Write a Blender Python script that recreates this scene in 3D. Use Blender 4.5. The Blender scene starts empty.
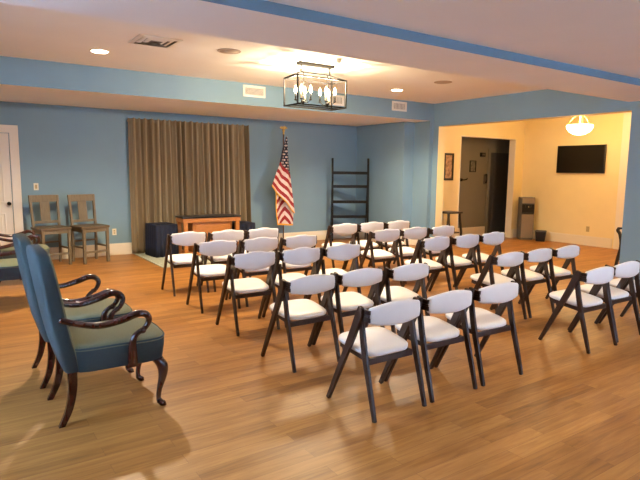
import bpy, bmesh, math, random
from mathutils import Vector, Matrix
random.seed(7)
C = bpy.context.scene.collection
PI = math.pi

# ------------------------------------------------------------------ materials
def lin(c):
    return tuple(((v/255)/12.92 if v/255 <= 0.04045 else (((v/255)+0.055)/1.055)**2.4) for v in c)+(1,)

def mat(name, rgb, rough=0.6, metal=0.0, noise=0.0, nscale=20, bump=0.0, bscale=60, stretch=(1,1,1), spec=0.5, coat=0.0):
    m = bpy.data.materials.new(name); m.use_nodes = True
    nt = m.node_tree; b = nt.nodes['Principled BSDF']
    b.inputs['Roughness'].default_value = rough; b.inputs['Metallic'].default_value = metal
    b.inputs['Specular IOR Level'].default_value = spec
    b.inputs['Coat Weight'].default_value = coat
    tc = nt.nodes.new('ShaderNodeTexCoord'); mp = nt.nodes.new('ShaderNodeMapping')
    mp.inputs['Scale'].default_value = stretch
    nt.links.new(tc.outputs['Object'], mp.inputs['Vector'])
    n = nt.nodes.new('ShaderNodeTexNoise'); n.inputs['Scale'].default_value = nscale; n.inputs['Detail'].default_value = 4
    nt.links.new(mp.outputs['Vector'], n.inputs['Vector'])
    c = lin(rgb)
    r = nt.nodes.new('ShaderNodeValToRGB')
    r.color_ramp.elements[0].position = 0.3; r.color_ramp.elements[1].position = 0.7
    r.color_ramp.elements[0].color = tuple(v*(1-noise) for v in c[:3])+(1,)
    r.color_ramp.elements[1].color = tuple(min(1, v*(1+noise)) for v in c[:3])+(1,)
    nt.links.new(n.outputs['Fac'], r.inputs['Fac']); nt.links.new(r.outputs['Color'], b.inputs['Base Color'])
    if bump:
        n2 = nt.nodes.new('ShaderNodeTexNoise'); n2.inputs['Scale'].default_value = bscale
        nt.links.new(mp.outputs['Vector'], n2.inputs['Vector'])
        bp = nt.nodes.new('ShaderNodeBump'); bp.inputs['Strength'].default_value = bump; bp.inputs['Distance'].default_value = 0.01
        nt.links.new(n2.outputs['Fac'], bp.inputs['Height']); nt.links.new(bp.outputs['Normal'], b.inputs['Normal'])
    return m

def emis(name, rgb, s):
    m = bpy.data.materials.new(name); m.use_nodes = True
    b = m.node_tree.nodes['Principled BSDF']
    b.inputs['Base Color'].default_value = lin(rgb)
    b.inputs['Emission Color'].default_value = lin(rgb); b.inputs['Emission Strength'].default_value = s
    return m

def wood_floor():
    m = bpy.data.materials.new('oak plank floor'); m.use_nodes = True
    nt = m.node_tree; b = nt.nodes['Principled BSDF']; N = nt.nodes.new; L = nt.links.new
    tc = N('ShaderNodeTexCoord')
    br = N('ShaderNodeTexBrick'); br.offset = 0.37; br.squash = 1
    br.inputs['Scale'].default_value = 1; br.inputs['Brick Width'].default_value = 0.95; br.inputs['Row Height'].default_value = 0.105
    br.inputs['Mortar Size'].default_value = 0.0012; br.inputs['Mortar Smooth'].default_value = 0.4
    br.inputs['Color1'].default_value = (0.0, 0, 0, 1); br.inputs['Color2'].default_value = (1, 1, 1, 1); br.inputs['Mortar'].default_value = (0.0, 0, 0, 1)
    L(tc.outputs['Object'], br.inputs['Vector'])
    mp = N('ShaderNodeMapping'); mp.inputs['Scale'].default_value = (1.1, 13, 1); L(tc.outputs['Object'], mp.inputs['Vector'])
    # shift grain per plank
    ad = N('ShaderNodeVectorMath'); ad.operation = 'ADD'; L(mp.outputs['Vector'], ad.inputs[0])
    sc = N('ShaderNodeVectorMath'); sc.operation = 'SCALE'; sc.inputs['Scale'].default_value = 9; L(br.outputs['Color'], sc.inputs[0]); L(sc.outputs[0], ad.inputs[1])
    n = N('ShaderNodeTexNoise'); n.inputs['Scale'].default_value = 2.2; n.inputs['Detail'].default_value = 6; n.inputs['Roughness'].default_value = 0.6
    n.inputs['Distortion'].default_value = 0.6
    L(ad.outputs[0], n.inputs['Vector'])
    mx = N('ShaderNodeMath'); mx.operation = 'MULTIPLY_ADD'; mx.inputs[1].default_value = 0.30; L(br.outputs['Color'], mx.inputs[0])
    L(n.outputs['Fac'], mx.inputs[2])
    r = N('ShaderNodeValToRGB'); e = r.color_ramp.elements
    e[0].position = 0.30; e[0].color = lin((120, 74, 32)); e[1].position = 0.95; e[1].color = lin((184, 130, 66))
    k = r.color_ramp.elements.new(0.58); k.color = lin((156, 103, 46))
    L(mx.outputs[0], r.inputs['Fac'])
    mo = N('ShaderNodeMix'); mo.data_type = 'RGBA'; L(br.outputs['Fac'], mo.inputs['Factor']); L(r.outputs['Color'], mo.inputs['A'])
    mo.inputs['B'].default_value = lin((124, 78, 38))
    L(mo.outputs['Result'], b.inputs['Base Color'])
    b.inputs['Roughness'].default_value = 0.42; b.inputs['Specular IOR Level'].default_value = 0.4
    bp = N('ShaderNodeBump'); bp.inputs['Strength'].default_value = 0.12; bp.inputs['Distance'].default_value = 0.004
    L(n.outputs['Fac'], bp.inputs['Height']); L(bp.outputs['Normal'], b.inputs['Normal'])
    return m

def curtain_mat():
    m = bpy.data.materials.new('tan curtain fabric'); m.use_nodes = True
    nt = m.node_tree; b = nt.nodes['Principled BSDF']; N = nt.nodes.new; L = nt.links.new
    uv = N('ShaderNodeTexCoord')
    w = N('ShaderNodeTexNoise'); w.noise_dimensions = '1D'; w.inputs['Scale'].default_value = 34; w.inputs['Detail'].default_value = 2
    sp = N('ShaderNodeSeparateXYZ'); L(uv.outputs['UV'], sp.inputs[0]); L(sp.outputs['X'], w.inputs['W'])
    r = N('ShaderNodeValToRGB'); e = r.color_ramp.elements
    e[0].position = 0.38; e[0].color = lin((108, 92, 66)); e[1].position = 0.62; e[1].color = lin((154, 136, 104))
    L(w.outputs['Fac'], r.inputs['Fac']); L(r.outputs['Color'], b.inputs['Base Color'])
    b.inputs['Roughness'].default_value = 0.75
    return m

M = dict(
 floor=wood_floor(), curtain=curtain_mat(),
 blue=mat('blue wall paint', (120, 149, 164), 0.65, noise=0.02, nscale=3, bump=0.05, bscale=120),
 yellow=mat('cream yellow wall paint', (236, 216, 160), 0.65, noise=0.02, nscale=3, bump=0.05, bscale=120),
 ceil=mat('off white ceiling paint', (240, 236, 230), 0.8, noise=0.015, nscale=2, bump=0.05, bscale=90),
 trim=mat('cream gloss trim paint', (232, 220, 196), 0.4, noise=0.01),
 door=mat('white door paint', (232, 222, 206), 0.4, noise=0.01),
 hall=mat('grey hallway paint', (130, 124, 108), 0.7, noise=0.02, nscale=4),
 vinyl=mat('white vinyl', (243, 240, 234), 0.42, noise=0.02, nscale=8, bump=0.06, bscale=200),
 walnut=mat('dark walnut', (52, 33, 21), 0.45, noise=0.25, nscale=12, stretch=(6, 6, 1)),
 mahog=mat('mahogany', (58, 21, 14), 0.2, noise=0.25, nscale=10, stretch=(5, 5, 1), coat=0.4),
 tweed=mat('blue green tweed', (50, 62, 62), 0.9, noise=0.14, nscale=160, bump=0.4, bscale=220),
 tweed_lit=mat('lamplit tweed', (110, 114, 88), 0.85, noise=0.14, nscale=160, bump=0.4, bscale=220),  # same armchair fabric, lightened to paint in the lamp light
 welt=mat('dark teal welt cord', (46, 66, 70), 0.8, noise=0.1, nscale=120),
 greywood=mat('weathered grey brown wood', (108, 95, 74), 0.6, noise=0.16, nscale=9, stretch=(5, 5, 1)),
 greyseat=mat('brown grey seat wood', (92, 78, 60), 0.5, noise=0.15, nscale=9, stretch=(1, 6, 1)),
 black=mat('black painted metal', (7, 7, 8), 0.6, spec=0.25, noise=0.1),
 blackwood=mat('black stained wood', (26, 22, 20), 0.4, noise=0.15),
 bronze=mat('dark bronze', (10, 8, 7), 0.6, metal=0.0, spec=0.2, noise=0.1),
 oak=mat('honey oak', (176, 112, 54), 0.4, noise=0.16, nscale=8, stretch=(1, 8, 8)),
 navy=mat('navy velvet', (16, 24, 48), 0.85, noise=0.25, nscale=14, stretch=(4, 4, 0.5)),
 blacktop=mat('black table top', (18, 18, 22), 0.3, noise=0.1),
 rug=mat('pale grey rug', (170, 172, 150), 0.95, noise=0.22, nscale=26, bump=0.5, bscale=200),
 gold=mat('gold brass', (212, 178, 100), 0.3, metal=0.8, noise=0.05),
 fringe=mat('gold fringe', (224, 160, 50), 0.8, noise=0.2, nscale=80),
 red=mat('flag red', (140, 18, 26), 0.7, noise=0.05), white=mat('flag white', (214, 196, 190), 0.7, noise=0.03),
 canton=mat('flag navy', (20, 26, 50), 0.7, noise=0.05),
 pole=mat('flag pole wood', (92, 60, 30), 0.35, noise=0.15),
 screen=mat('tv screen', (6, 6, 8), 0.28, noise=0.1), bezel=mat('tv bezel', (12, 12, 12), 0.35, noise=0.1),
 silver=mat('brushed silver', (150, 140, 128), 0.4, metal=0.5, noise=0.08, stretch=(1, 1, 12)),
 coolgrey=mat('cooler grey plastic', (96, 92, 84), 0.45, noise=0.08),
 darkplastic=mat('black plastic', (16, 16, 18), 0.4, noise=0.1),
 plate=mat('ivory plastic plate', (226, 216, 190), 0.45, noise=0.02), tanplate=mat('tan outlet plate', (180, 158, 110), 0.5, noise=0.02),
 slot=mat('dark slot', (30, 26, 24), 0.6, noise=0.1),
 grille=mat('grey speaker grille', (176, 156, 138), 0.7, noise=0.1, nscale=300), vent=mat('white vent enamel', (226, 220, 208), 0.45, noise=0.02),
 ventdark=mat('shaded vent core', (110, 104, 96), 0.8, noise=0.1),
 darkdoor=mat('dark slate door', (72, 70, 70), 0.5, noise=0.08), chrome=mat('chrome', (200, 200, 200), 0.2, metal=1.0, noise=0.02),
 picture=mat('faded portrait print', (176, 140, 104), 0.6, noise=0.6, nscale=14), matboard=mat('dark picture mat', (60, 44, 34), 0.6, noise=0.15),
 greyprint=mat('grey print', (110, 106, 96), 0.6, noise=0.6, nscale=18),
 bulb=emis('lit bulb', (255, 226, 170), 30), lens=emis('lit downlight lens', (255, 238, 206), 30), bowl=emis('lit alabaster glass', (255, 234, 186), 6.0),
 candle=mat('ivory candle sleeve', (230, 210, 170), 0.5, noise=0.03),
)
# window glass
g = bpy.data.materials.new('clear window glass'); g.use_nodes = True
gb = g.node_tree.nodes['Principled BSDF']; gb.inputs['Roughness'].default_value = 0.0; gb.inputs['Transmission Weight'].default_value = 1; gb.inputs['IOR'].default_value = 1.02
M['glass'] = g

# ------------------------------------------------------------------ mesh helpers
class MB:
    def __init__(s): s.bm = bmesh.new(); s.mi = 0; s.smooth = False
    def _f(s, vs, mi=None, smooth=None):
        try:
            f = s.bm.faces.new(vs); f.material_index = s.mi if mi is None else mi
            f.smooth = s.smooth if smooth is None else smooth; return f
        except ValueError: return None
    def box(s, x0, x1, y0, y1, z0, z1, facemat=None, rot=None, piv=None):
        pts = [Vector(p) for p in ((x0,y0,z0),(x1,y0,z0),(x1,y1,z0),(x0,y1,z0),(x0,y0,z1),(x1,y0,z1),(x1,y1,z1),(x0,y1,z1))]
        if rot is not None:
            pv = Vector(piv) if piv else sum(pts, Vector())/8
            pts = [pv + rot @ (p-pv) for p in pts]
        v = [s.bm.verts.new(p) for p in pts]
        fs = {'-z':(0,3,2,1),'+z':(4,5,6,7),'-y':(0,1,5,4),'+x':(1,2,6,5),'+y':(2,3,7,6),'-x':(3,0,4,7)}
        for k, idx in fs.items():
            s._f([v[i] for i in idx], (facemat or {}).get(k), False)
        return s
    def loft(s, rings, cap=True, closed=True, smooth=True):
        R = [[s.bm.verts.new(p) for p in r] for r in rings]; n = len(R[0])
        for a, b in zip(R[:-1], R[1:]):
            for i in range(n if closed else n-1):
                j = (i+1) % n; s._f([a[i], a[j], b[j], b[i]], smooth=smooth)
        if cap:
            s._f(list(reversed(R[0])), smooth=False); s._f(R[-1], smooth=False)
        return s
    def tube(s, pts, rad, seg=8, flat=1.0, square=False, up=(0,0,1)):
        pts = [Vector(p) for p in pts]; n = len(pts)
        if not hasattr(rad, '__len__'): rad = [rad]*n
        rings = []
        for i, p in enumerate(pts):
            t = (pts[min(i+1, n-1)]-pts[max(i-1, 0)]).normalized()
            u = Vector(up); 
            if abs(t.dot(u)) > 0.98: u = Vector((0, 1, 0)) if abs(t.y) < 0.9 else Vector((1, 0, 0))
            a = t.cross(u).normalized(); b = a.cross(t).normalized()
            r = rad[i]; ring = []
            if square:
                ra = r if not hasattr(r, '__len__') else r[0]; rb = r*flat if not hasattr(r, '__len__') else r[1]
                for sx, sy in ((-1,-1),(1,-1),(1,1),(-1,1)): ring.append(p+a*ra*sx+b*rb*sy)
            else:
                for k in range(seg):
                    th = 2*PI*k/seg; ring.append(p+a*math.cos(th)*r*flat+b*math.sin(th)*r)
            rings.append(ring)
        return s.loft(rings, smooth=not square)
    def lathe(s, prof, cx=0, cy=0, seg=20, sx=1, sy=1):
        rings = []
        for r, z in prof:
            rings.append([(cx+sx*r*math.cos(2*PI*k/seg), cy+sy*r*math.sin(2*PI*k/seg), z) for k in range(seg)])
        return s.loft(rings)
    def ball(s, c, r, seg=12, rings=7, sc=(1,1,1)):
        R = []
        for i in range(rings+1):
            ph = -PI/2 + PI*i/rings; rr = max(1e-4, r*math.cos(ph)); 
            R.append([(c[0]+sc[0]*rr*math.cos(2*PI*k/seg), c[1]+sc[1]*rr*math.sin(2*PI*k/seg), c[2]+sc[2]*r*math.sin(ph)) for k in range(seg)])
        return s.loft(R)
    def build(s, name, mats, parent=None, bevel=0, bseg=2, sub=0, recalc=True):
        if recalc: bmesh.ops.recalc_face_normals(s.bm, faces=s.bm.faces)
        me = bpy.data.meshes.new(name); s.bm.to_mesh(me); s.bm.free()
        for m in (mats if isinstance(mats, (list, tuple)) else [mats]): me.materials.append(M[m])
        o = bpy.data.objects.new(name, me); C.objects.link(o); o.parent = parent
        if bevel:
            b = o.modifiers.new('bevel', 'BEVEL'); b.width = bevel; b.segments = bseg; b.limit_method = 'ANGLE'; b.angle_limit = 0.7
        if sub:
            b = o.modifiers.new('subsurf', 'SUBSURF'); b.levels = sub; b.render_levels = sub
        return o

def tag(o, label, cat, group=None):
    o['label'] = label; o['category'] = cat
    if group: o['group'] = group
    return o
def thing(name, label, cat, loc=(0,0,0), rz=0, group=None):
    o = bpy.data.objects.new(name, None); C.objects.link(o); o.empty_display_size = 0.1
    o.location = loc; o.rotation_euler = (0, 0, rz); return tag(o, label, cat, group)
def struct(o): o['kind'] = 'structure'; return o
def copy_tree(o, parent=None):
    c = o.copy(); C.objects.link(c); c.parent = parent
    for ch in [x for x in o.children]: copy_tree(ch, c)
    return c
def crom(pts, n=6):
    """smooth curve through points"""
    P = [Vector(p) for p in pts]; P = [2*P[0]-P[1]]+P+[2*P[-1]-P[-2]]; out = []
    for i in range(1, len(P)-2):
        for k in range(n):
            t = k/n; a, b, c, d = P[i-1:i+3]
            out.append(0.5*((2*b)+(c-a)*t+(2*a-5*b+4*c-d)*t*t+(3*b-a-3*c+d)*t**3))
    out.append(P[-2]); return out
def lerpr(r, n):
    """resample radii list to n entries"""
    out = []
    for i in range(n):
        x = i/(n-1)*(len(r)-1); k = min(int(x), len(r)-2); f = x-k; out.append(r[k]*(1-f)+r[k+1]*f)
    return out
def rrect(cx, cy, w, d, r, z, seg=4):
    pts = []
    for qx, qy, a0 in ((1,1,0),(-1,1,PI/2),(-1,-1,PI),(1,-1,1.5*PI)):
        for k in range(seg+1):
            a = a0+PI/2*k/seg
            pts.append((cx+qx*(w/2-r)+r*math.cos(a), cy+qy*(d/2-r)+r*math.sin(a), z))
    return pts

# ------------------------------------------------------------------ room dimensions
YB = 10.11; XH = 8.22; ZS = 2.59; ZC = 2.935; ZF = 2.68; XL = -1.7; YR = -3.2; HB = 2.475
XT = 11.45; YF = 8.2; XN = 7.84

b = MB(); b.box(XL-.15, 12.45, YR-.15, YB+.15, -.08, 0); struct(b.build('floor', 'floor'))
b = MB(); b.box(XL-.15, XN+.15, YB, YB+.15, 0, ZC+.1); struct(b.build('wall_back', 'blue'))
b = MB()
b.box(XN, XN+.15, 8.5, YB, 0, ZC+.1)
b.box(XN+.15, 8.42, 8.5, 8.65, 0, ZC+.1, )
struct(b.build('wall_alcove', 'blue'))
b = MB(); b.box(8.12, 8.42, 8.05, 8.5, 0, ZS, {'+x': 1}); b.box(XH, 8.42, 7.9, 8.05, 0, ZC, {'+x': 1, '-y': 1})
b.box(XH, 8.42, 4.12, 7.9, HB, ZC+.1, {'+x': 1, '-z': 1}); b.box(XH, 8.42, YR, 4.12, 0, ZC+.1, {'+x': 1, '+y': 1})
struct(b.build('wall_right', ['blue', 'yellow']))
# soffit along back wall
b = MB(); b.box(XL, XH, 8.05, YB, ZS, ZC+.1, {'-y': 1}); struct(b.build('ceiling_soffit', ['ceil', 'blue']))
b = MB(); b.box(XL, XH, 4.17, 8.05, ZC, ZC+.1); struct(b.build('ceiling', 'ceil'))
b = MB(); b.box(XL, XH, 3.36, 4.17, 2.6, ZC+.1, {'-y': 1}); struct(b.build('ceiling_beam', ['ceil', 'blue']))
b = MB(); b.box(XL, XH, YR, 3.36, ZF, ZC+.1); struct(b.build('ceiling_front', 'ceil'))
# walls with windows outside the frame that let daylight in
def window_wall(name, axis, pos, lo, hi, wins, zt, thick=.15):
    b = MB()
    edges = [lo]+[e for w in wins for e in w]+[hi]
    def bx(a0, a1, z0, z1):
        if axis == 'y': b.box(a0, a1, pos-thick, pos, z0, z1)
        else: b.box(pos-thick, pos, a0, a1, z0, z1)
    for i in range(0, len(edges), 2): bx(edges[i], edges[i+1], 0, zt)
    for a0, a1 in wins: bx(a0, a1, 0, .75); bx(a0, a1, 2.35, zt)
    struct(b.build(name, 'blue'))
WR = [(3.4, 5.2), (5.9, 7.7)]
WL = [(2.4, 4.2)]
window_wall('wall_rear', 'y', YR, XL-.15, XH, WR, ZC+.1)
window_wall('wall_left', 'x', XL, YR, YB, WL, ZC+.1)
wn = 0
for axis, wins in (('y', WR), ('x', WL)):
    for a0, a1 in wins:
        wn += 1; b = MB()
        def bx(p0, p1, z0, z1, d0=.09, d1=.04):
            if axis == 'y': b.box(p0, p1, YR-d0, YR-d1, z0, z1)
            else: b.box(XL-d0, XL-d1, p0, p1, z0, z1)
        bx(a0, a0+.06, .75, 2.35); bx(a1-.06, a1, .75, 2.35); bx(a0+.06, a1-.06, .75, .81); bx(a0+.06, a1-.06, 2.29, 2.35); bx(a0+.06, a1-.06, 1.53, 1.57)
        w = struct(b.build('window_%d' % wn, 'trim'))
        b = MB(); bx(a0+.06, a1-.06, .81, 1.53, .07, .062); bx(a0+.06, a1-.06, 1.57, 2.29, .07, .062); b.build('pane', 'glass', w)

# yellow room
b = MB(); b.box(XT, XT+.15, 2.8, YF+.15, 0, 2.9); struct(b.build('wall_television', 'yellow'))
HX0, HX1, HZ = 9.22, 11.13, 2.36
b = MB(); b.box(8.42, HX0, YF, YF+.15, 0, 2.9); b.box(HX1, XT, YF, YF+.15, 0, 2.9); b.box(HX0, HX1, YF, YF+.15, HZ, 2.9)
struct(b.build('wall_lobby', 'yellow'))
b = MB(); b.box(8.42, XT+.15, 2.65, 2.8, 0, 2.9); struct(b.build('wall_lobby_near', 'yellow'))
b = MB(); b.box(8.42, XT, 2.8, YF, 2.8, 2.9); struct(b.build('ceiling_lobby', 'ceil'))
# hallway beyond
HY = 9.0
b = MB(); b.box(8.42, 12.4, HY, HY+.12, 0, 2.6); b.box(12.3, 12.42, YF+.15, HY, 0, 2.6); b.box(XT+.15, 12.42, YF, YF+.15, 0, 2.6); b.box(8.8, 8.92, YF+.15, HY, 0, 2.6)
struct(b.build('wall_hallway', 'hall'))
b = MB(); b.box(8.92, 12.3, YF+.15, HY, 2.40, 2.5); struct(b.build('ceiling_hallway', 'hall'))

# baseboards
def baseb(name, boxes):
    b = MB()
    for x0, x1, y0, y1 in boxes:
        b.box(x0, x1, y0, y1, 0, .19)
        cx = .004
        b.box(x0+(cx if x1-x0 < .05 else 0), x1-(cx if x1-x0 < .05 else 0), y0+(cx if y1-y0 < .05 else 0), y1-(cx if y1-y0 < .05 else 0), .19, .21)
    struct(b.build(name, 'trim', bevel=.003))
baseb('baseboard_back', [(.93, XN, YB-.02, YB)])
baseb('baseboard_alcove', [(XN-.02, XN, 8.5, YB-.02)])
baseb('baseboard_right', [(XN, 8.12, 8.48, 8.5), (8.10, 8.12, 8.05, 8.48), (XH-.02, XH, 7.9, 8.03)])
baseb('baseboard_television', [(XT-.02, XT, 5.92, YF-.02)])
baseb('baseboard_lobby', [(8.42, HX0-.0, YF-.02, YF), (HX1, XT, YF-.02, YF)])
baseb('baseboard_hallway', [(8.92, 11.13, HY-.02, HY)])
b = MB(); b.box(XT-.03, XT, 5.68, 5.88, 0, 2.8); struct(b.build('trim_1', 'trim', bevel=.004))
b = MB(); b.box(HX0-.0, HX0+.02, YF-.01, YF+.16, 0, HZ-.02); b.box(HX1-.02, HX1, YF-.01, YF+.16, 0, HZ-.02); b.box(HX0, HX1, YF-.01, YF+.16, HZ-.02, HZ)
struct(b.build('trim_2', 'trim', bevel=.003))

# door on the back wall
DX1 = .79
b = MB(); b.box(DX1, .92, YB-.03, YB, 0, 2.12); b.box(-.22, .92, YB-.03, YB, 2.10, 2.225); b.box(-.22, -.09, YB-.03, YB, 0, 2.12)
struct(b.build('trim_3', 'door', bevel=.006))
b = MB(); b.box(-.084, DX1-.008, YB-.010, YB-.001, .01, 2.094)
for x0, x1 in ((0.02, .30), (.40, .68)):
    for z0, z1 in ((.22, .82), (.98, 1.62), (1.74, 1.98)):
        
        for q in ((x0, x1, z0, z0+.022), (x0, x1, z1-.022, z1), (x0, x0+.022, z0+.022, z1-.022), (x1-.022, x1, z0+.022, z1-.022)): b.box(q[0], q[1], YB-.024, YB-.010, q[2], q[3])
        b.box(x0+.05, x1-.05, YB-.020, YB-.010, z0+.05, z1-.05)
d = struct(b.build('door_1', 'door', bevel=.004))
b = MB(); b.tube([(.735, YB-.010, .97), (.735, YB-.03, .97)], .03, 14); b.tube([(.735, YB-.03, .97), (.735, YB-.06, .97)], .012, 10); b.ball((.735, YB-.075, .97), .03)
k = b.build('door_knob', 'black', d); k['label'] = 'round black door knob'

# dark door in hallway, in the back wall of the hall
b = MB(); b.box(11.13, 11.22, HY-.03, HY, 0, 2.06); b.box(11.13, 12.15, HY-.03, HY, 2.06, 2.15); b.box(12.06, 12.15, HY-.03, HY, 0, 2.06)
struct(b.build('trim_4', 'hall', bevel=.004))
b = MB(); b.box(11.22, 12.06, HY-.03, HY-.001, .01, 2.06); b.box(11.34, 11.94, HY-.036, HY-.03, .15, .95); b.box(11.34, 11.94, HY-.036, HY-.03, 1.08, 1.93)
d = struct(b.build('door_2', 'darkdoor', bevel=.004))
b = MB(); b.tube([(11.96, HY-.03, 1.0), (11.96, HY-.09, 1.0)], .011, 8); b.tube([(11.96, HY-.085, 1.0), (11.87, HY-.085, 1.0)], .011, 8); b.tube([(11.96, HY-.03, 1.0), (11.96, HY-.038, 1.0)], .03, 14)
b.build('door_handle', 'black', d)

# ------------------------------------------------------------------ folding chairs (rows facing the curtain)
def chair(wavy):
    t = thing('folding_chair', 'x', 'chair')
    W = .237; dz = .042 if wavy else 0
    node = lambda s: Vector((s*W, -.135, .715)); 
    for s in (-1, 1):
        a = Vector((s*W, -.104, .712+dz)); f = Vector((s*W, .235, 0.0)); r = Vector((s*(W+.0), -.235, 0.0))
        # front leg runs from the back rest down to the front foot, kinked like a boomerang
        b = MB(); pts = crom([a, (s*W, -.083, .65+dz*.6), (s*W, -.015, .50), (s*W, .11, .25), f], 4)
        b.tube(pts, [(.0125, w) for w in lerpr([.018, .030, .028, .021, .015], len(pts))], square=True, up=(0, 1, 0))
        b.build('front_leg', 'walnut', t, bevel=.004)
        b = MB(); pts = crom([(s*(W-.024), -.078, .62), (s*(W-.022), -.118, .42), (s*(W-.02), -.185, .18), (s*(W-.02), -.235, 0.0)], 4)
        b.tube(pts, [(.0115, w) for w in lerpr([.020, .022, .018, .013], len(pts))], square=True, up=(0, 1, 0))
        b.build('rear_leg', 'walnut', t, bevel=.004)
        # bracket that carries the back rest, with its small notch
        b = MB(); x0 = s*(W-.012)
        for z0, z1, ex in ((.668, .698, .020), (.652, .668, .010), (.620, .652, .024)):
            xa, xb = sorted((x0, x0-s*ex)); b.box(xa, xb, -.166, -.088, z0+dz, z1+dz)
        b.build('back_bracket', 'walnut', t, bevel=.004)
    # back rest: bowed and padded
    b = MB(); rings = []; n = 28
    for i in range(n+1):
        u = -1+2*i/n; au = abs(u)
        x = u*.221; bow = -.150-.035*(1-u*u)
        if wavy:
            top = .765+.014*math.cos(u*PI/2)+.009*(1 if au < .22 else max(0, 1-(au-.22)/.2))-.003*math.exp(-((au-.55)/.10)**2)
            bot = .652-.046*math.cos(u*PI/2)**.8 if au < 1 else .652
        else:
            top = .708+.034*math.cos(u*PI/2) if au < 1 else .708
            bot = .606-.020*math.cos(u*PI/2)
        e = max(0, (au-.93)/.07); sh = math.sqrt(max(.02, 1-e*e)); cz = (top+bot)/2; hz = (top-bot)/2*(.55+.45*sh); th = .017*(.5+.5*sh)
        ring = []
        for k in range(14):
            a = 2*PI*k/14; ca, sa = math.cos(a), math.sin(a)
            ring.append((x, bow+th*math.copysign(abs(ca)**.6, ca), cz+hz*math.copysign(abs(sa)**.45, sa)))
        rings.append(ring)
    b.loft(rings); b.build('backrest', 'vinyl', t)
    # seat pad: rounded front, sloping to the back
    b = MB(); R = []
    def outline(k, sc, z):
        pts = []
        for j in range(32):
            a = 2*PI*j/32; ca, sa = math.cos(a), math.sin(a)
            x = math.copysign(abs(ca)**.45, ca); y = math.copysign(abs(sa)**.5, sa)
            wx = .198+.020*(y+1)/2
            px = x*wx*sc; py = .045+y*.185*sc
            pts.append((px*(1 if py > -.1 else .97), py, z+(py-.045)*.12))
        return pts
    for sc, z in ((.95, .396), (.99, .400), (1.0, .410), (.993, .421), (.96, .428), (.80, .433), (.4, .434), (.05, .434)): R.append(outline(0, sc, z))
    b.loft(R); b.build('seat', 'vinyl', t)
    b = MB(); q = .12
    def rail(p0, p1, h=.017, w=.010): b.tube([p0, p1], [(w, h)]*2, square=True)
    rail((-.19, -.125, .352), (.19, -.125, .352), .020); rail((-.17, .16, .375), (.17, .16, .375))
    rail((-.175, -.12, .356), (-.175, .18, .388)); rail((.175, -.12, .356), (.175, .18, .388))
    b.build('seat_frame', 'walnut', t, bevel=.003)
    return t
chA, chB = chair(False), chair(True)
used = set()
rowtxt = ['row nearest camera', 'second row from camera', 'middle row', 'second row from curtain', 'row nearest curtain']
rowY = [2.70, 3.68, 4.745, 5.68, 6.60]
rowX = [-.022, -.012, .03, .07, .075]
rowR = [0, 0, -.01, -.03, -.05]
for ri, ry in enumerate(rowY):
    cols = [('left', 'outer left seat'), ('left', 'middle seat'), ('left', 'seat by the aisle'), ('right', 'seat by the aisle'), ('right', 'middle seat'), ('right', 'outer right seat')]
    for ci, (blk, pos) in enumerate(cols):
        X = [2.325, 2.855, 3.385, 4.785, 5.315, 5.845][ci]
        src = chA if ri < 2 else chB
        if src.name in used: o = copy_tree(src)
        else: o = src; used.add(src.name)
        jit = lambda a: random.uniform(-a, a)
        dx = rowX[ri]+([-.04, 0, 0, -.01, -.05][ri] if ci > 2 else 0)
        o.location = (X+dx+jit(.008), ry+jit(.02), 0); o.rotation_euler = (0, 0, jit(.025)+rowR[ri])
        shape = 'smooth arched' if ri < 2 else 'scalloped'
        o['label'] = '%s white-backed folding chair, %s, %s block, %s' % (shape, rowtxt[ri], blk, pos)
        o['category'] = 'chair'; o['group'] = 'folding chairs in rows'

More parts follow.
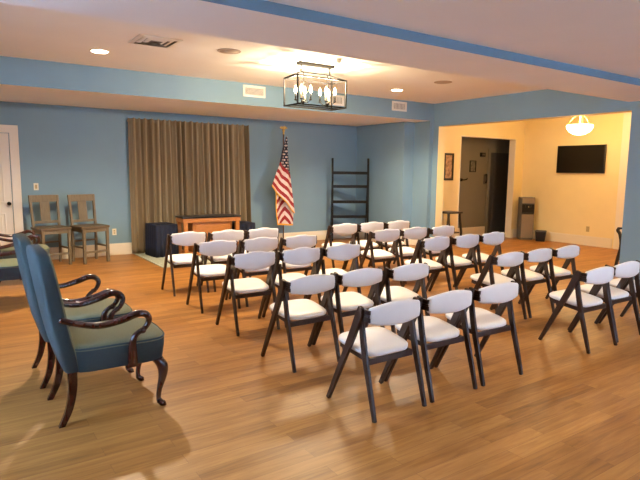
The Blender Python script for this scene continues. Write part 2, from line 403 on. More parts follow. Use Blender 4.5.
# ------------------------------------------------------------------ upholstered armchairs (face +X)
def paint_lit_faces(o, ax):
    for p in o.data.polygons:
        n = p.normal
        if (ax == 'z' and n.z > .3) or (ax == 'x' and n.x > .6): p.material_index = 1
def armchair():
    t = thing('upholstered_armchair', 'x', 'armchair')
    # back: slab leaning rearwards with domed top
    b = MB(); rings = []
    prof = [(.33, -.265, -.175, .255), (.45, -.300, -.190, .262), (.60, -.33, -.225, .268), (.75, -.355, -.250, .272), (.90, -.378, -.275, .270), (.98, -.390, -.290, .262), (1.03, -.396, -.302, .240), (1.055, -.396, -.312, .205), (1.07, -.392, -.325, .15), (1.076, -.380, -.335, .09)]
    for z, xr, xf, hw in prof:
        ring = []
        for k in range(28):
            a = 2*PI*k/28; ca, sa = math.cos(a), math.sin(a)
            ring.append(((xr+xf)/2+(xf-xr)/2*math.copysign(abs(ca)**.5, ca), hw*math.copysign(abs(sa)**.22, sa), z-(.0)))
        rings.append(ring)
    b.loft(rings); paint_lit_faces(b.build('backrest', ['tweed', 'tweed_lit'], t), 'x')
    b = MB(); rings = []
    for z, sx0, sx1, hw in ((.318, -.22, .325, .272), (.325, -.235, .335, .282), (.40, -.24, .345, .290), (.455, -.24, .348, .290), (.472, -.235, .340, .283), (.484, -.22, .32, .262), (.495, -.15, .25, .19), (.499, -.05, .14, .09)):
        ring = []
        for k in range(36):
            a = 2*PI*k/36; ca, sa = math.cos(a), math.sin(a)
            x = math.copysign(abs(ca)**.35, ca); y = math.copysign(abs(sa)**.35, sa)
            px = (sx0+sx1)/2+(sx1-sx0)/2*x; ring.append((px+.018*(1-y*y)*(x > 0), hw*y*(1 if x > 0 else .95), z))
        rings.append(ring)
    b.loft(rings); s_ = b.build('seat', ['tweed', 'tweed_lit'], t); paint_lit_faces(s_, 'z')
    b = MB(); ring = []
    for k in range(49):
        a = 2*PI*k/48; ca, sa = math.cos(a), math.sin(a)
        x = math.copysign(abs(ca)**.35, ca); y = math.copysign(abs(sa)**.35, sa)
        ring.append((.053+.292*x+.018*(1-y*y)*(x > 0), .287*y*(1 if x > 0 else .95), .467))
    b.tube(ring, .006, 6); b.build('piping', 'welt', s_)
    for s in (-1, 1):
        b = MB(); pts = crom([(-.285, s*.262, .668), (-.21, s*.278, .640), (-.08, s*.305, .612), (.05, s*.325, .632), (.14, s*.33, .660), (.195, s*.325, .652), (.220, s*.318, .612), (.195, s*.31, .560), (.145, s*.302, .525), (.122, s*.298, .48), (.118, s*.296, .40), (.118, s*.296, .315)], 5)
        rr = lerpr([.020, .021, .023, .025, .026, .024, .021, .018, .018, .025, .032, .036], len(pts))
        R = []
        for i, p in enumerate(pts):
            tt = (pts[min(i+1, len(pts)-1)]-pts[max(i-1, 0)]).normalized(); bb = Vector((0, 1, 0)); aa = tt.cross(bb).normalized(); bb = aa.cross(tt).normalized()
            f = i/(len(pts)-1); wy = .021 if f < .75 else .021-.008*(f-.75)/.25
            R.append([p+aa*rr[i]*math.cos(2*PI*k/10)*.9+bb*wy*math.sin(2*PI*k/10) for k in range(10)])
        b.loft(R); b.ball((.178, s*.316, .545), .024, 10, 6, (1, .8, .8))
        b.build('armrest', 'mahog', t)
        b = MB(); pts = crom([(.285, s*.235, .325), (.318, s*.248, .27), (.318, s*.250, .20), (.296, s*.244, .11), (.290, s*.242, .05), (.305, s*.248, .022), (.316, s*.252, .0)], 5)
        rr = lerpr([.042, .038, .028, .018, .016, .028, .022], len(pts)); R = []
        for p, r in zip(pts, rr): R.append([(p.x+r*math.cos(2*PI*k/10), p.y+r*math.sin(2*PI*k/10), p.z) for k in range(10)])
        b.loft(R); b.build('front_leg', 'mahog', t)
        b = MB(); pts = crom([(-.225, s*.232, .345), (-.228, s*.232, .22), (-.252, s*.234, .10), (-.298, s*.236, 0)], 5)
        R = []
        for i, p in enumerate(pts):
            w = .028-.010*i/(len(pts)-1); R.append([(p.x-w, p.y-.018, p.z), (p.x+w, p.y-.018, p.z), (p.x+w, p.y+.018, p.z), (p.x-w, p.y+.018, p.z)])
        b.loft(R, smooth=False); b.build('rear_leg', 'mahog', t, bevel=.004)
    return t
ac = armchair()
spots = [((.752, 3.665, 0), 0, 'blue green upholstered armchair with mahogany crook arms, nearest the camera'),
         ((.735, 4.375, 0), .0, 'blue green upholstered armchair with mahogany arms, right behind the nearest one'),
         ((.47, 7.02, 0), -.03, 'upholstered mahogany armchair cut by left picture edge, third from the camera'),
         ((.68, 8.25, 0), -.02, 'upholstered armchair in front of the white door, farthest of the four')]
for i, (l, r, lab) in enumerate(spots):
    o = ac if i == 0 else copy_tree(ac)
    o.location = l; o.rotation_euler = (0, 0, r); o['label'] = lab; o['group'] = 'upholstered armchairs on the left'

# ------------------------------------------------------------------ counter stools (face -Y)
def stool():
    t = thing('counter_stool', 'x', 'stool')
    w = .215
    for s in (-1, 1):
        b = MB(); b.box(s*.20-.022, s*.20+.022, -.235, -.191, 0, .575); b.build('front_leg', 'greywood', t, bevel=.004)
        b = MB(); b.tube([(s*.20, .19, 0), (s*.20, .17, .30), (s*.20, .17, .60), (s*.205, .20, .86), (s*.212, .235, 1.11)], [(.018, .02)]*5, square=True, up=(0, 1, 0)); b.build('rear_leg', 'greywood', t, bevel=.003)
    b = MB(); R = []
    for sc, z in ((.97, .575), (1, .58), (1, .606), (.97, .612), (.5, .602)):
        R.append([(p[0]*sc, p[1]*sc, z) for p in rrect(0, -.02, .48, .45, .02, 0)])
    b.loft(R, smooth=False); b.build('seat', 'greyseat', t)
    b = MB(); b.box(-.178, .178, -.225, -.205, .515, .575); b.box(-.178, .178, .16, .18, .515, .575); b.box(-.21, -.19, -.191, .15, .515, .575); b.box(.19, .21, -.191, .15, .515, .575)
    b.build('apron', 'greywood', t)
    b = MB(); b.box(-.178, .178, -.222, -.204, .17, .205); b.build('footrest', 'greywood', t, bevel=.003)
    for s in (-1, 1):
        b = MB(); b.box(s*.2-.01, s*.2+.01, -.191, .16, .25, .28); b.build('side_rail', 'greywood', t, bevel=.003)
    b = MB(); b.box(-.182, .182, .155, .173, .33, .36); b.build('rear_rail', 'greywood', t, bevel=.003)
    rot = Matrix.Rotation(-.13, 3, 'X')
    b = MB(); b.box(-.232, .232, .212, .240, 1.00, 1.115, rot=rot); b.build('crest_rail', 'greywood', t, bevel=.006)
    b = MB(); b.box(-.195, .195, .168, .186, .655, .70); b.build('lower_rail', 'greywood', t, bevel=.003)
    b = MB(); b.box(-.075, .075, .192, .206, .69, 1.01, rot=Matrix.Rotation(-.12, 3, 'X')); b.build('splat', 'greywood', t, bevel=.003)
    return t
st = stool()
for i, (x, y, r, lab) in enumerate([(1.26, 9.60, .22, 'grey brown wooden counter stool against blue wall, next to the white door'), (1.84, 9.60, .28, 'grey brown wooden counter stool against blue wall, nearer the curtain')]):
    o = st if i == 0 else copy_tree(st)
    o.location = (x, y, 0); o.rotation_euler = (0, 0, r); o['label'] = lab; o['group'] = 'counter stools by the back wall'

# ------------------------------------------------------------------ curtain
b = MB(); nx = 420; nz = 26; X0, X1 = 2.64, 5.05; ZT = 2.45
uvl = b.bm.loops.layers.uv.new('UVMap'); V = {}
rnd = [random.uniform(-1, 1) for _ in range(60)]
for j in range(nz+1):
    v = j/nz; z = .02+(ZT-.02)*v
    for i in range(nx+1):
        u = i/nx
        x = X0+(X1-X0)*u + (.03*math.sin(u*23)+.02*math.sin(u*51+1))*(1-v)*.6*math.sin(PI*u)
        x -= .06*u*v
        ph = u*22*2*PI+.9*math.sin(u*17)+.5*math.sin(u*41+2)
        amp = (.042+.012*math.sin(u*31+2))*(1.0 if v < .93 else .75)
        y = YB-.10+amp*math.sin(ph)+.012*math.sin(ph*.37+v*3)+.004*math.sin(ph*2)
        z2 = z + (.012*math.cos(ph) if j == nz else 0)
        V[i, j] = b.bm.verts.new((x, y, z2))
for i in range(nx):
    for j in range(nz):
        f = b._f([V[i, j], V[i+1, j], V[i+1, j+1], V[i, j+1]], smooth=True)
        for lp, (a, c) in zip(f.loops, ((i, j), (i+1, j), (i+1, j+1), (i, j+1))): lp[uvl].uv = (a/nx, c/nz)
cu = thing('curtain', 'floor length tan pleated curtain covering the middle of the blue wall', 'curtain', (0, 0, 0))
o = b.build('drape', 'curtain', cu); sm = o.modifiers.new('thickness', 'SOLIDIFY'); sm.thickness = .004
b = MB(); b.box(X0+.01, X1-.07, YB-.03, YB-.005, ZT-.06, ZT-.03); b.build('curtain_track', 'trim', cu)

# ------------------------------------------------------------------ rug, altar table, draped tables
b = MB(); b.box(2.67, 5.2, 8.38, 10.0, 0, .012); tag(b.build('area_rug', 'rug', bevel=.004), 'pale grey patterned rug under the wooden table', 'rug')
t = thing('console_table', 'honey oak console table with black top in front of the curtain', 'table', (3.87, 9.40, .012))
b = MB(); b.box(-.56, .56, -.21, .21, .675, .705); b.build('tabletop', 'blacktop', t, bevel=.004)['label'] = 'black table top'
b = MB(); b.box(-.55, .55, -.20, .20, .60, .675); b.build('apron', 'oak', t, bevel=.003)
for sx in (-1, 1):
    for sy in (-1, 1):
        b = MB(); b.box(sx*.50-.035, sx*.50+.035, sy*.165-.03, sy*.165+.03, 0, .60); b.build('leg', 'oak', t, bevel=.003)
b = MB(); b.box(-.36, .36, -.15, .17, .06, .60); b.box(-.31, .31, -.156, -.15, .12, .54); b.build('cabinet_body', 'oak', t, bevel=.004)
b = MB(); b.box(-.465, .465, -.19, .19, 0, .06); b.build('base_rail', 'oak', t, bevel=.003)

def draped(x, y, w, d, h, rz, lab):
    t = thing('draped_table', lab, 'table', (x, y, .012), rz, 'draped side tables')
    b = MB(); rings = []
    for z, fl in ((.0, .022), (.2, .016), (.42, .008), (h-.03, .003), (h-.008, 0), (h, -.008)):
        base = []
        segs = []
        P = [(-w/2, -d/2), (w/2, -d/2), (w/2, d/2), (-w/2, d/2)]
        for q in range(4):
            (ax, ay), (bx_, by) = P[q], P[(q+1) % 4]; L = math.hypot(bx_-ax, by-ay); nn = 24
            nxn, nyn = (by-ay)/L, -(bx_-ax)/L
            for k in range(nn):
                f = k/nn; e = min(1, min(f, 1-f)*6)
                off = fl*math.sin(f*L*2*PI/.085+q)*e+fl*.6
                base.append((ax+(bx_-ax)*f+nxn*off, ay+(by-ay)*f+nyn*off, z))
        rings.append(base)
    b.loft(rings); b.build('table_cover', 'navy', t)
    b = MB(); b.tube([(-w/2+.05, -d/2+.1, h+.004), (0, -d/2+.06, h+.008), (w/2-.06, -d/2+.12, h+.004)], .006, 6); b.build('table_trim', 'navy', t)
draped(3.06, 9.62, .40, .50, .57, .08, 'navy velvet draped table to the left of the wooden table')
draped(4.65, 9.62, .36, .46, .53, 0, 'navy velvet draped table to the right of the wooden table')

# ------------------------------------------------------------------ flag
fx, fy = 5.70, 9.80
t = thing('flag_on_stand', 'striped American flag with gold fringe on pole beside the curtain', 'flag', (fx, fy, 0))
b = MB(); b.lathe([(.13, 0), (.13, .02), (.11, .035), (.05, .05), (.03, .075), (.022, .12)], seg=24); b.build('stand_base', 'gold', t)
b = MB(); b.tube([(0, 0, .05), (0, 0, 2.30)], .013, 12); b.build('pole', 'pole', t)
b = MB(); b.lathe([(.016, 2.29), (.02, 2.31), (.014, 2.33), (.024, 2.35), (.03, 2.37), (.022, 2.39), (.008, 2.40)], seg=14)
e_ = b.build('finial', 'gold', t)
b = MB(); b.ball((0, 0, 2.42), .026, 10, 6, (.8, .8, 1.3)); b.ball((.012, -.01, 2.455), .014, 8, 5)
for s in (-1, 1):
    b.loft([[(s*.01, -.008, 2.40), (s*.01, .008, 2.40), (s*.01, .008, 2.44), (s*.01, -.008, 2.44)], [(s*.05, -.006, 2.395), (s*.05, .006, 2.395), (s*.05, .006, 2.455), (s*.05, -.006, 2.455)], [(s*.085, -.004, 2.41), (s*.085, .004, 2.41), (s*.085, .004, 2.43), (s*.085, -.004, 2.43)]])
b.build('eagle', 'gold', e_)
# cloth: two hanging layers, coordinates in metres from the pole, y = in front of the pole
def layer(left, right, zs, colorf, depth, pleats, nu=40):
    """left/right: x at each z of zs (lists); colorf(u,v,x,z)->material index"""
    b = MB(); NV = 140; P = {}
    def at(lst, f):
        x = f*(len(lst)-1); k = min(int(x), len(lst)-2); return lst[k]*(1-(x-k))+lst[k+1]*(x-k)
    for j in range(NV+1):
        f = j/NV
        for i in range(nu+1):
            u = i/nu; xl, xr = at(left, f), at(right, f); x = xl+(xr-xl)*u
            z = at([q[0] for q in zs], f)*(1-u)+at([q[1] for q in zs], f)*u
            y = depth-.03*math.sin(u*PI*pleats+f*1.5)*min(1, f*4+.15)
            P[i, j] = (b.bm.verts.new((x, y, z)), x, z, u, f)
    for i in range(nu):
        for j in range(NV):
            vs = [P[i, j], P[i+1, j], P[i+1, j+1], P[i, j+1]]
            x = sum(v[1] for v in vs)/4; z = sum(v[2] for v in vs)/4; u = (i+.5)/nu; f = (j+.5)/NV
            b._f([v[0] for v in vs], colorf(u, f, x, z), True)
    return b
def star(x, z):
    c = x/.062; r = z/.058; c += .5*(int(r) % 2)
    return ((c % 1)-.5)**2+((r % 1)-.5)**2 < .085
def colA(u, f, x, z):
    s = z+.9*x           # stripes run down to the right
    if f > .97: return 3
    if s > 1.57: return 1 if star(x+2, z) and .1 < u < .93 else 2
    return 0 if int((1.57-s)/.088) % 2 == 0 else 1
def colB(u, f, x, z):
    if f > .97 or u < .05: return 3
    s = z-1.1*x if x < .02 else z+1.2*(x-.02)-.02
    return 0 if int((s+5)/.092) % 2 == 0 else 1
fA = layer([-.02, -.12, -.19, -.28, -.37], [.01, .05, .10, .17, .21], [(2.24, 2.24), (1.95, 1.86), (1.66, 1.47), (1.46, .97), (1.24, .66)], colA, -.13, 3.4, 60)
fl = fA.build('flag_cloth', ['red', 'white', 'canton', 'fringe'], t, recalc=False); fl.modifiers.new('thickness', 'SOLIDIFY').thickness = .003
fB = layer([-.14, -.20, -.22, -.22, -.18], [.08, .15, .19, .24, .23], [(1.6, 1.5), (1.4, 1.2), (1.1, .9), (.75, .65), (.43, .40)], colB, -.035, 3.0, 60)
fb = fB.build('flag_cloth', ['red', 'white', 'canton', 'fringe'], t, recalc=False); fb.modifiers.new('thickness', 'SOLIDIFY').thickness = .003

# ------------------------------------------------------------------ ladder shelf across the alcove corner
A = Vector((6.99, 9.86, 0)); Bq = Vector((7.71, 9.50, 0)); mid = (A+Bq)/2; ang = math.atan2((Bq-A).y, (Bq-A).x); Wd = (Bq-A).length
t = thing('ladder_shelf', 'black open ladder shelf standing in the corner of blue walls', 'shelf', tuple(mid), ang)
for s in (-1, 1):
    b = MB(); b.tube([(s*Wd/2, -.08, 0), (s*Wd/2, .02, 1.84)], [(.018, .026)]*2, square=True, up=(0, 1, 0)); b.build('side_rail', 'black', t)
    b = MB(); b.tube([(s*(Wd/2-.0), .17, 0), (s*(Wd/2-.0), .045, 1.5)], [(.010, .014)]*2, square=True, up=(0, 1, 0)); b.build('rear_post', 'black', t)
for z, d in ((.22, .40), (.53, .30), (.86, .24), (1.20, .18), (1.50, .14)):
    y0 = -.08+.1*z/1.84-.012
    b = MB(); b.box(-Wd/2+.016, Wd/2-.016, y0, y0+min(d, .155+.10*(1.5-z)), z, z+.03); b.box(-Wd/2+.016, Wd/2-.016, y0-.008, y0, z-.015, z+.05)
    b.build('shelf', 'black', t, bevel=.002)

# ------------------------------------------------------------------ lantern chandelier
cx, cy = 4.01, 6.07
t = thing('lantern_chandelier', 'rectangular dark bronze cage chandelier with eight candle bulbs on the ceiling', 'chandelier', (cx, cy, ZC))
zb, zt, zr = -.55, -.20, -.125
HX, HY_ = .375, .165
b = MB(); b.box(-.27, .27, -.055, .055, -.035, 0); b.build('canopy', 'bronze', t, bevel=.006)
for s in (-1, 1):
    b = MB(); b.tube([(s*.225, 0, -.035), (s*.225, 0, zr)], .010, 8); b.build('rod', 'bronze', t)
b = MB(); q = .008
def bar(p, r): b.tube([p, r], [(q, q)]*2, square=True)
for z in (zb, zt):
    for s in (-1, 1): bar((-HX-q, s*HY_, z), (HX+q, s*HY_, z)); bar((s*HX, -HY_, z), (s*HX, HY_, z))
for sx in (-1, 1):
    for sy in (-1, 1): bar((sx*HX, sy*HY_, zb), (sx*HX, sy*HY_, zt)); b.tube([(sx*HX, sy*HY_, zt), (sx*.30, sy*.07, zt+.04), (sx*.225, 0, zr)], [(q, q)]*3, square=True)
bar((-.225, 0, zr), (.225, 0, zr)); bar((-HX, 0, zb), (HX, 0, zb))
b.build('cage', 'bronze', t)
for s in (-1, 1):
    b = MB(); b.tube([(s*.19, 0, zr), (s*.19, 0, zb+.04)], .006, 8); b.ball((s*.19, 0, zb+.055), .028, 10, 6, (1, 1, .8)); b.lathe([(.004, zb+.01), (.012, zb+.02), (.008, zb+.035)], s*.19, 0, 10)
    for k in range(4):
        a = PI/4+k*PI/2; dx, dy = math.cos(a), math.sin(a)
        b.tube(crom([(s*.19, 0, zb+.055), (s*.19+dx*.05, dy*.05, zb+.04), (s*.19+dx*.10, dy*.10, zb+.075)], 4), .005, 6)
        b.lathe([(.004, zb+.07), (.02, zb+.078), (.02, zb+.084), (.012, zb+.09)], s*.19+dx*.10, dy*.10, 10)
    cl = b.build('candelabra', 'bronze', t)
    for k in range(4):
        a = PI/4+k*PI/2; x, y = s*.19+math.cos(a)*.10, math.sin(a)*.10
        b = MB(); b.lathe([(.010, zb+.088), (.010, zb+.165)], x, y, 10); b.build('candle', 'bronze' if k % 2 else 'candle', cl)
        b = MB(); b.lathe([(.008, zb+.165), (.018, zb+.182), (.021, zb+.205), (.013, zb+.235), (.002, zb+.26)], x, y, 10); b.build('bulb', 'bulb', cl)

# recessed downlights
for i, (x, y) in enumerate([(1.54, 6.99), (6.36, 7.11)]):
    t = thing('recessed_light', ['lit round recessed ceiling light above the tall armchairs, left of the chandelier', 'lit round recessed ceiling light right of the chandelier'][i], 'ceiling light', (x, y, ZC), 0, 'recessed ceiling lights')
    b = MB(); b.lathe([(.094, 0), (.112, 0), (.112, -.005), (.094, -.007), (.094, 0)], seg=28); b.build('trim_ring', 'vent', t)
    b = MB(); b.lathe([(.093, -.001), (.093, -.006), (.08, -.012), (.03, -.015)], seg=28); b.build('lens', 'lens', t)
# ceiling speakers
for i, (x, y) in enumerate([(2.78, 6.05), (6.36, 6.06)]):
    t = thing('ceiling_speaker', ['flat round grey ceiling speaker left of the chandelier', 'flat round grey ceiling speaker right of the chandelier'][i], 'speaker', (x, y, ZC), 0, 'round ceiling speakers')
    b = MB(); b.lathe([(.118, 0), (.138, 0), (.138, -.006), (.118, -.010), (.118, 0)], seg=32); b.build('rim', 'grille', t)
    b = MB(); b.lathe([(.117, -.001), (.117, -.006), (.02, -.009)], seg=32); b.build('grille', 'grille', t)
# ceiling diffuser
t = thing('ceiling_vent', 'square louvred air diffuser set in ceiling, left of the round speaker', 'vent', (1.92, 6.08, ZC))
b = MB()
for r0, r1, z0, z1 in ((.23, .19, -.004, -.016), (.165, .13, -.002, -.014), (.105, .07, -.002, -.014)):
    b.loft([rrect(0, 0, r0*2, r0*2, .004, -.0005), rrect(0, 0, r0*2, r0*2, .004, z0-.004), rrect(0, 0, r1*2, r1*2, .004, z1), rrect(0, 0, r1*2-.01, r1*2-.01, .004, z1), rrect(0, 0, r0*2-.02, r0*2-.02, .004, -.001)], cap=False, smooth=False)
b.build('louvre_frame', 'vent', t)
b = MB(); b.box(-.215, .215, -.215, .215, -.0015, 0); b.build('backing', 'ventdark', t)
b = MB(); b.lathe([(.035, 0), (.04, -.02), (.03, -.04), (.015, -.05)], seg=16); o = b.build('smoke_detector', 'vent'); o.location = (4.08, 5.66, ZC); tag(o, 'small white ceiling sprinkler head beside the chandelier', 'sprinkler'); o.name = 'sprinkler_head'
# wall registers on soffit face
for i, (x0, x1, z0, z1) in enumerate([(3.93, 4.33, 2.725, 2.905), (5.60, 5.94, 2.72, 2.90), (7.08, 7.46, 2.725, 2.905)]):
    t = thing('wall_vent', ['white wall register on the soffit, left of the chandelier', 'white wall register on the soffit, seen through the chandelier cage', 'white wall register on the soffit, right end above the alcove'][i], 'vent', ((x0+x1)/2, 8.05, (z0+z1)/2), 0, 'registers on the soffit')
    w, h = (x1-x0)/2, (z1-z0)/2; b = MB(); f = .035
    b.box(-w, w, -.012, 0, h-f, h); b.box(-w, w, -.012, 0, -h, -h+f); b.box(-w, -w+f, -.012, 0, -h+f, h-f); b.box(w-f, w, -.012, 0, -h+f, h-f)
    b.build('frame', 'vent', t, bevel=.002)
    b = MB(); b.box(-w+f, w-f, -.002, 0, -h+f, h-f); b.build('backing', 'ventdark', t)
    b = MB()
    if i == 0:
        for k in range(6): z = -h+f+(k+.5)*(2*h-2*f)/6; b.box(-w+f, w-f, -.011, -.003, z-.002, z+.006, rot=Matrix.Rotation(.5, 3, 'X'))
    else:
        for k in range(9): x = -w+f+(k+.5)*(2*w-2*f)/9; b.box(x-.007, x+.007, -.010, -.004, -h+f, h-f)
    b.build('louvres', 'vent', t)

# switches and outlets
def plate(name, loc, rz, m, lab, cat, kind):
    t = thing(name, lab, cat, loc, rz)
    b = MB(); b.box(-.036, .036, -.006, 0, -.058, .058); b.build('cover_plate', m, t, bevel=.002)
    b = MB()
    if kind == 's': b.box(-.016, .016, -.010, -.006, -.033, .033); b.build('rocker', 'slot' if m != 'plate' else 'tanplate', t, bevel=.001)
    else:
        for z in (-.02, .02): b.box(-.015, .015, -.008, -.006, z-.013, z+.013)
        b.build('socket', 'tanplate', t)
plate('light_switch', (1.14, YB, 1.24), 0, 'plate', 'ivory light switch on the blue wall above the stools', 'switch', 's')
plate('wall_outlet', (2.36, YB, .42), 0, 'plate', 'ivory outlet on the blue wall left of the curtain', 'outlet', 'o')
plate('wall_outlet', (XT, 6.47, .36), -PI/2, 'tanplate', 'tan outlet low on the yellow wall under the television', 'outlet', 'o')

# ------------------------------------------------------------------ lobby: television, cooler, bin, picture, light
t = thing('flat_screen_tv', 'flat black television mounted on the yellow lobby wall', 'television', (XT-.001, 6.72, 1.875), -PI/2)
b = MB(); b.box(-.545, .545, -.075, -.03, -.30, .30); b.build('casing', 'bezel', t, bevel=.004)
b = MB(); b.box(-.53, .53, -.0765, -.075, -.28, .288); b.build('screen', 'screen', t)
b = MB(); b.box(-.15, .15, -.03, 0, -.12, .12); b.build('wall_bracket', 'bezel', t)
t = thing('water_cooler', 'grey and black upright water cooler in the lobby corner by the hallway', 'water cooler', (11.20, 7.86, 0), math.radians(-40))
b = MB(); b.box(-.15, .15, -.15, .17, .02, 1.0); b.box(-.14, .14, -.14, .16, 0, .02); b.build('cabinet', 'coolgrey', t, bevel=.012)
b = MB(); b.box(-.135, .135, -.163, -.15, .05, .60); b.build('front_panel', 'silver', t, bevel=.006)['label'] = 'silver lower front panel'
b = MB(); b.box(-.14, .14, -.166, -.15, .62, .84); b.box(-.12, .12, -.19, -.166, .62, .645); b.build('dispensing_bay', 'darkplastic', t, bevel=.004)
for x in (-.06, .0, .06):
    b = MB(); b.box(x-.012, x+.012, -.19, -.166, .76, .80); b.build('tap', 'chrome' if x == 0 else 'darkplastic', t, bevel=.003)
b = MB(); b.box(-.14, .14, -.16, -.15, .86, .98); b.build('control_panel', 'silver', t, bevel=.004)
b = MB(); b.loft([rrect(0, 0, .19, .15, .02, 0), rrect(0, 0, .24, .19, .02, .24), rrect(0, 0, .225, .175, .02, .24), rrect(0, 0, .18, .14, .02, .015)], smooth=False)
t = thing('waste_bin', 'small black waste bin on the floor beside the water cooler', 'bin', (11.20, 7.44, 0), math.radians(-60))
o = b.build('bin_body', 'darkplastic', t)
b = MB(); b.loft([rrect(0, 0, .25, .20, .02, .225), rrect(0, 0, .255, .205, .02, .235), rrect(0, 0, .25, .20, .02, .245), rrect(0, 0, .235, .185, .02, .245), rrect(0, 0, .235, .185, .02, .225)], cap=False, smooth=False); b.build('rim', 'coolgrey', t)
def framed(name, loc, rz, w, h, inner, lab, cat='picture'):
    t = thing(name, lab, cat, loc, rz)
    f = .045 if w > .25 else .02; b = MB()
    b.box(-w/2, w/2, -.025, 0, h/2-f, h/2); b.box(-w/2, w/2, -.025, 0, -h/2, -h/2+f); b.box(-w/2, -w/2+f, -.025, 0, -h/2+f, h/2-f); b.box(w/2-f, w/2, -.025, 0, -h/2+f, h/2-f)
    b.build('picture_frame', 'blackwood', t, bevel=.002)
    b = MB(); b.box(-w/2+f, w/2-f, -.010, -.001, -h/2+f, h/2-f); b.build('print', inner, t)
framed('framed_picture', (8.86, YF, 1.675), 0, .30, .58, 'picture', 'tall dark framed portrait on the yellow wall left of the hallway opening')
# hallway objects on its back wall
framed('framed_picture', (10.58, HY, 1.71), 0, .22, .28, 'greyprint', 'small grey framed print hanging in the dim hallway')
t = thing('alarm_box', 'dark box high on the hallway wall beside the door casing', 'box', (10.91, HY, 2.0))
b = MB(); b.box(-.08, .08, -.05, 0, -.05, .05); b.build('housing', 'darkplastic', t, bevel=.006)
b = MB(); b.box(-.05, .05, -.054, -.05, -.02, .025); b.build('face_plate', 'coolgrey', t)
t = thing('wall_phone', 'black wall telephone left of the dark hallway door', 'telephone', (11.05, HY, 1.42))
b = MB(); b.box(-.045, .045, -.04, 0, -.14, .10); b.build('base', 'coolgrey', t, bevel=.005)
b = MB(); b.tube([(0, -.065, -.10), (0, -.075, -.02), (0, -.065, .09)], [.02, .013, .02], 8); b.box(-.022, .022, -.065, -.04, -.12, -.08); b.box(-.022, .022, -.065, -.04, .07, .11); b.build('handset', 'darkplastic', t)
t = thing('coat_hook', 'black wall hook just inside the left edge of the hallway', 'hook', (10.17, HY, 1.38))
b = MB(); b.box(-.05, .05, -.02, 0, -.035, .035); b.build('back_plate', 'black', t, bevel=.003)
b = MB(); b.tube([(0, -.02, 0), (.05, -.07, 0), (.13, -.08, .01), (.15, -.08, .04)], .014, 8); b.build('hook', 'black', t)

# lobby ceiling light
lx, ly = 9.85, 5.87
t = thing('ceiling_light', 'glowing glass bowl ceiling light hanging in the yellow lobby', 'ceiling light', (lx, ly, 2.8))
b = MB(); b.lathe([(.09, 0), (.09, -.02), (.03, -.035), (.012, -.04), (.012, -.30)], seg=20); b.build('canopy', 'gold', t)
b = MB(); b.lathe([(.225, -.33), (.235, -.35), (.225, -.40), (.18, -.46), (.10, -.505), (.01, -.52)], seg=32); b.build('glass_bowl', 'bowl', t)
for k in range(3):
    a = k*2*PI/3+.3; b = MB(); b.tube(crom([(math.cos(a)*.225, math.sin(a)*.225, -.335), (math.cos(a)*.14, math.sin(a)*.14, -.22), (math.cos(a)*.02, math.sin(a)*.02, -.10)], 4), .006, 6); b.build('support_arm', 'gold', t)

# dark open wooden armchairs in the lobby
def wood_armchair():
    t = thing('wooden_armchair', 'x', 'armchair')
    b = MB(); b.box(-.24, .24, -.22, .24, .40, .44); b.build('seat', 'blackwood', t, bevel=.01)
    for s in (-1, 1):
        b = MB(); b.tube(crom([(s*.24, .27, 0), (s*.25, .24, .2), (s*.25, .20, .42), (s*.25, .23, .60), (s*.25, .27, .66), (s*.25, .25, .70)], 4), [(.018, .02)]*21, square=True, up=(0, 1, 0)); b.build('front_leg', 'blackwood', t, bevel=.004)
        b = MB(); b.tube(crom([(s*.22, -.28, 0), (s*.22, -.22, .42), (s*.22, -.25, .7), (s*.22, -.32, .96)], 4), [(.016, .02)]*13, square=True, up=(0, 1, 0)); b.build('rear_leg', 'blackwood', t, bevel=.004)
        b = MB(); b.tube(crom([(s*.24, -.26, .68), (s*.26, 0, .70), (s*.25, .27, .70)], 4), [(.022, .015)]*9, square=True); b.build('armrest', 'blackwood', t, bevel=.004)
        b = MB(); b.tube([(s*.235, -.22, .20), (s*.245, .22, .20)], .012, 8); b.build('stretcher', 'blackwood', t)
    b = MB(); b.box(-.22, .22, -.345, -.315, .88, .98); b.build('crest_rail', 'blackwood', t, bevel=.008)
    for x in (-.12, 0, .12):
        b = MB(); b.box(x-.02, x+.02, -.30, -.285, .44, .90, rot=Matrix.Rotation(.14, 3, 'X')); b.build('back_slat', 'blackwood', t, bevel=.003)
    return t
wa = wood_armchair()
wa.location = (9.04, 4.20, 0); wa['label'] = 'black wooden open armchair half hidden by the right blue wall'
t = thing('side_table', 'dark side table with splayed legs under the tall portrait, behind the blue wall', 'table', (8.645, 7.93, 0))
b = MB(); b.box(-.20, .22, -.19, .19, .70, .735); b.build('tabletop', 'blackwood', t, bevel=.006)
for sx in (-1, 1):
    for sy in (-1, 1):
        b = MB(); b.tube(crom([(sx*.17, sy*.15, .70), (sx*.175, sy*.155, .58), (sx*.205, sy*.165, .40), (sx*.215, sy*.17, .28), (sx*.20, sy*.165, .12), (sx*.21, sy*.17, 0)], 4), [(.018, .02)]*21, square=True, up=(0, 1, 0)); b.build('leg', 'blackwood', t, bevel=.004)
b = MB(); b.box(-.19, .19, -.15, .15, .28, .305); b.build('lower_shelf', 'blackwood', t, bevel=.003)

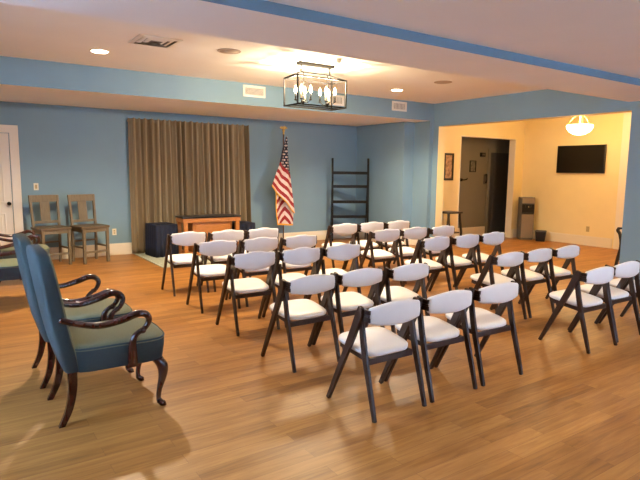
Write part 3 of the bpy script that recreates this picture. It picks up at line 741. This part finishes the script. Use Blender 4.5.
# ------------------------------------------------------------------ lights
def light(name, kind, loc, power, rgb, rot=(0,0,0), **kw):
    l = bpy.data.lights.new(name, kind); l.energy = power; l.color = lin(rgb)[:3]
    for k, v in kw.items(): setattr(l, k, v)
    o = bpy.data.objects.new(name, l); C.objects.link(o); o.location = loc; o.rotation_euler = rot; return o
for s in (-1, 1):
    for k in range(4):
        a = PI/4+k*PI/2
        light('bulb_light', 'POINT', (cx+s*.19+math.cos(a)*.10, cy+math.sin(a)*.10, ZC+zb+.285), 19, (255, 230, 190), shadow_soft_size=.012)
for x, y in ((1.54, 6.99), (6.36, 7.11)):
    light('downlight', 'SPOT', (x, y, ZC-.07), 330, (255, 234, 200), spot_size=2.6, spot_blend=.6, shadow_soft_size=.06)
for x, y in ((3.4, 1.2), (6.6, 1.2)):
    light('front_downlight', 'SPOT', (x, y, ZF-.02), 85, (255, 232, 196), spot_size=2.5, spot_blend=.6, shadow_soft_size=.06)
light('lobby_lamp', 'POINT', (lx, ly, 2.8-.30), 74, (255, 212, 148), shadow_soft_size=.12)
light('lobby_lamp_glow', 'POINT', (lx, ly, 2.8-.60), 44, (255, 212, 148), shadow_soft_size=.2)
DAY = (172, 206, 255)
for a0, a1 in WR: light('daylight_rear', 'AREA', ((a0+a1)/2, YR-.35, 1.6), 165, DAY, rot=(PI/2, 0, 0), shape='RECTANGLE', size=a1-a0+.3, size_y=1.8)
for a0, a1 in WL: light('daylight_left', 'AREA', (XL-.35, (a0+a1)/2, 1.6), 270, DAY, rot=(PI/2, 0, -PI/2), shape='RECTANGLE', size=a1-a0+.3, size_y=1.8)
w = bpy.data.worlds.new('sky'); bpy.context.scene.world = w; w.use_nodes = True
w.node_tree.nodes['Background'].inputs['Color'].default_value = (.55, .7, 1, 1); w.node_tree.nodes['Background'].inputs['Strength'].default_value = .6

# ------------------------------------------------------------------ camera
f_px, yaw, pit, rol = 540.865, .595074, .126621, .0116067
cam = bpy.data.cameras.new('camera'); co = bpy.data.objects.new('camera', cam); C.objects.link(co)
cam.sensor_width = 36; cam.lens = f_px/640*36; cam.clip_start = .05
fwd0 = Vector((math.sin(yaw), math.cos(yaw), 0)); r0 = Vector((math.cos(yaw), -math.sin(yaw), 0)); u0 = Vector((0, 0, 1))
fwd = fwd0*math.cos(pit)-u0*math.sin(pit); up = u0*math.cos(pit)+fwd0*math.sin(pit)
r = r0*math.cos(rol)+up*math.sin(rol); u = -r0*math.sin(rol)+up*math.cos(rol)
mtx = Matrix((r, u, -fwd)).transposed().to_4x4(); mtx.translation = Vector((0, 0, 1.55)); co.matrix_world = mtx
sc = bpy.context.scene; sc.camera = co
sc.view_settings.view_transform = 'Standard'; sc.view_settings.look = 'None'; sc.view_settings.gamma = 1; sc.view_settings.use_curve_mapping = False
sc.view_settings.exposure = 0.42
sc.cycles.use_denoising = True; sc.cycles.max_bounces = 8; sc.cycles.diffuse_bounces = 5; sc.cycles.sample_clamp_indirect = 6
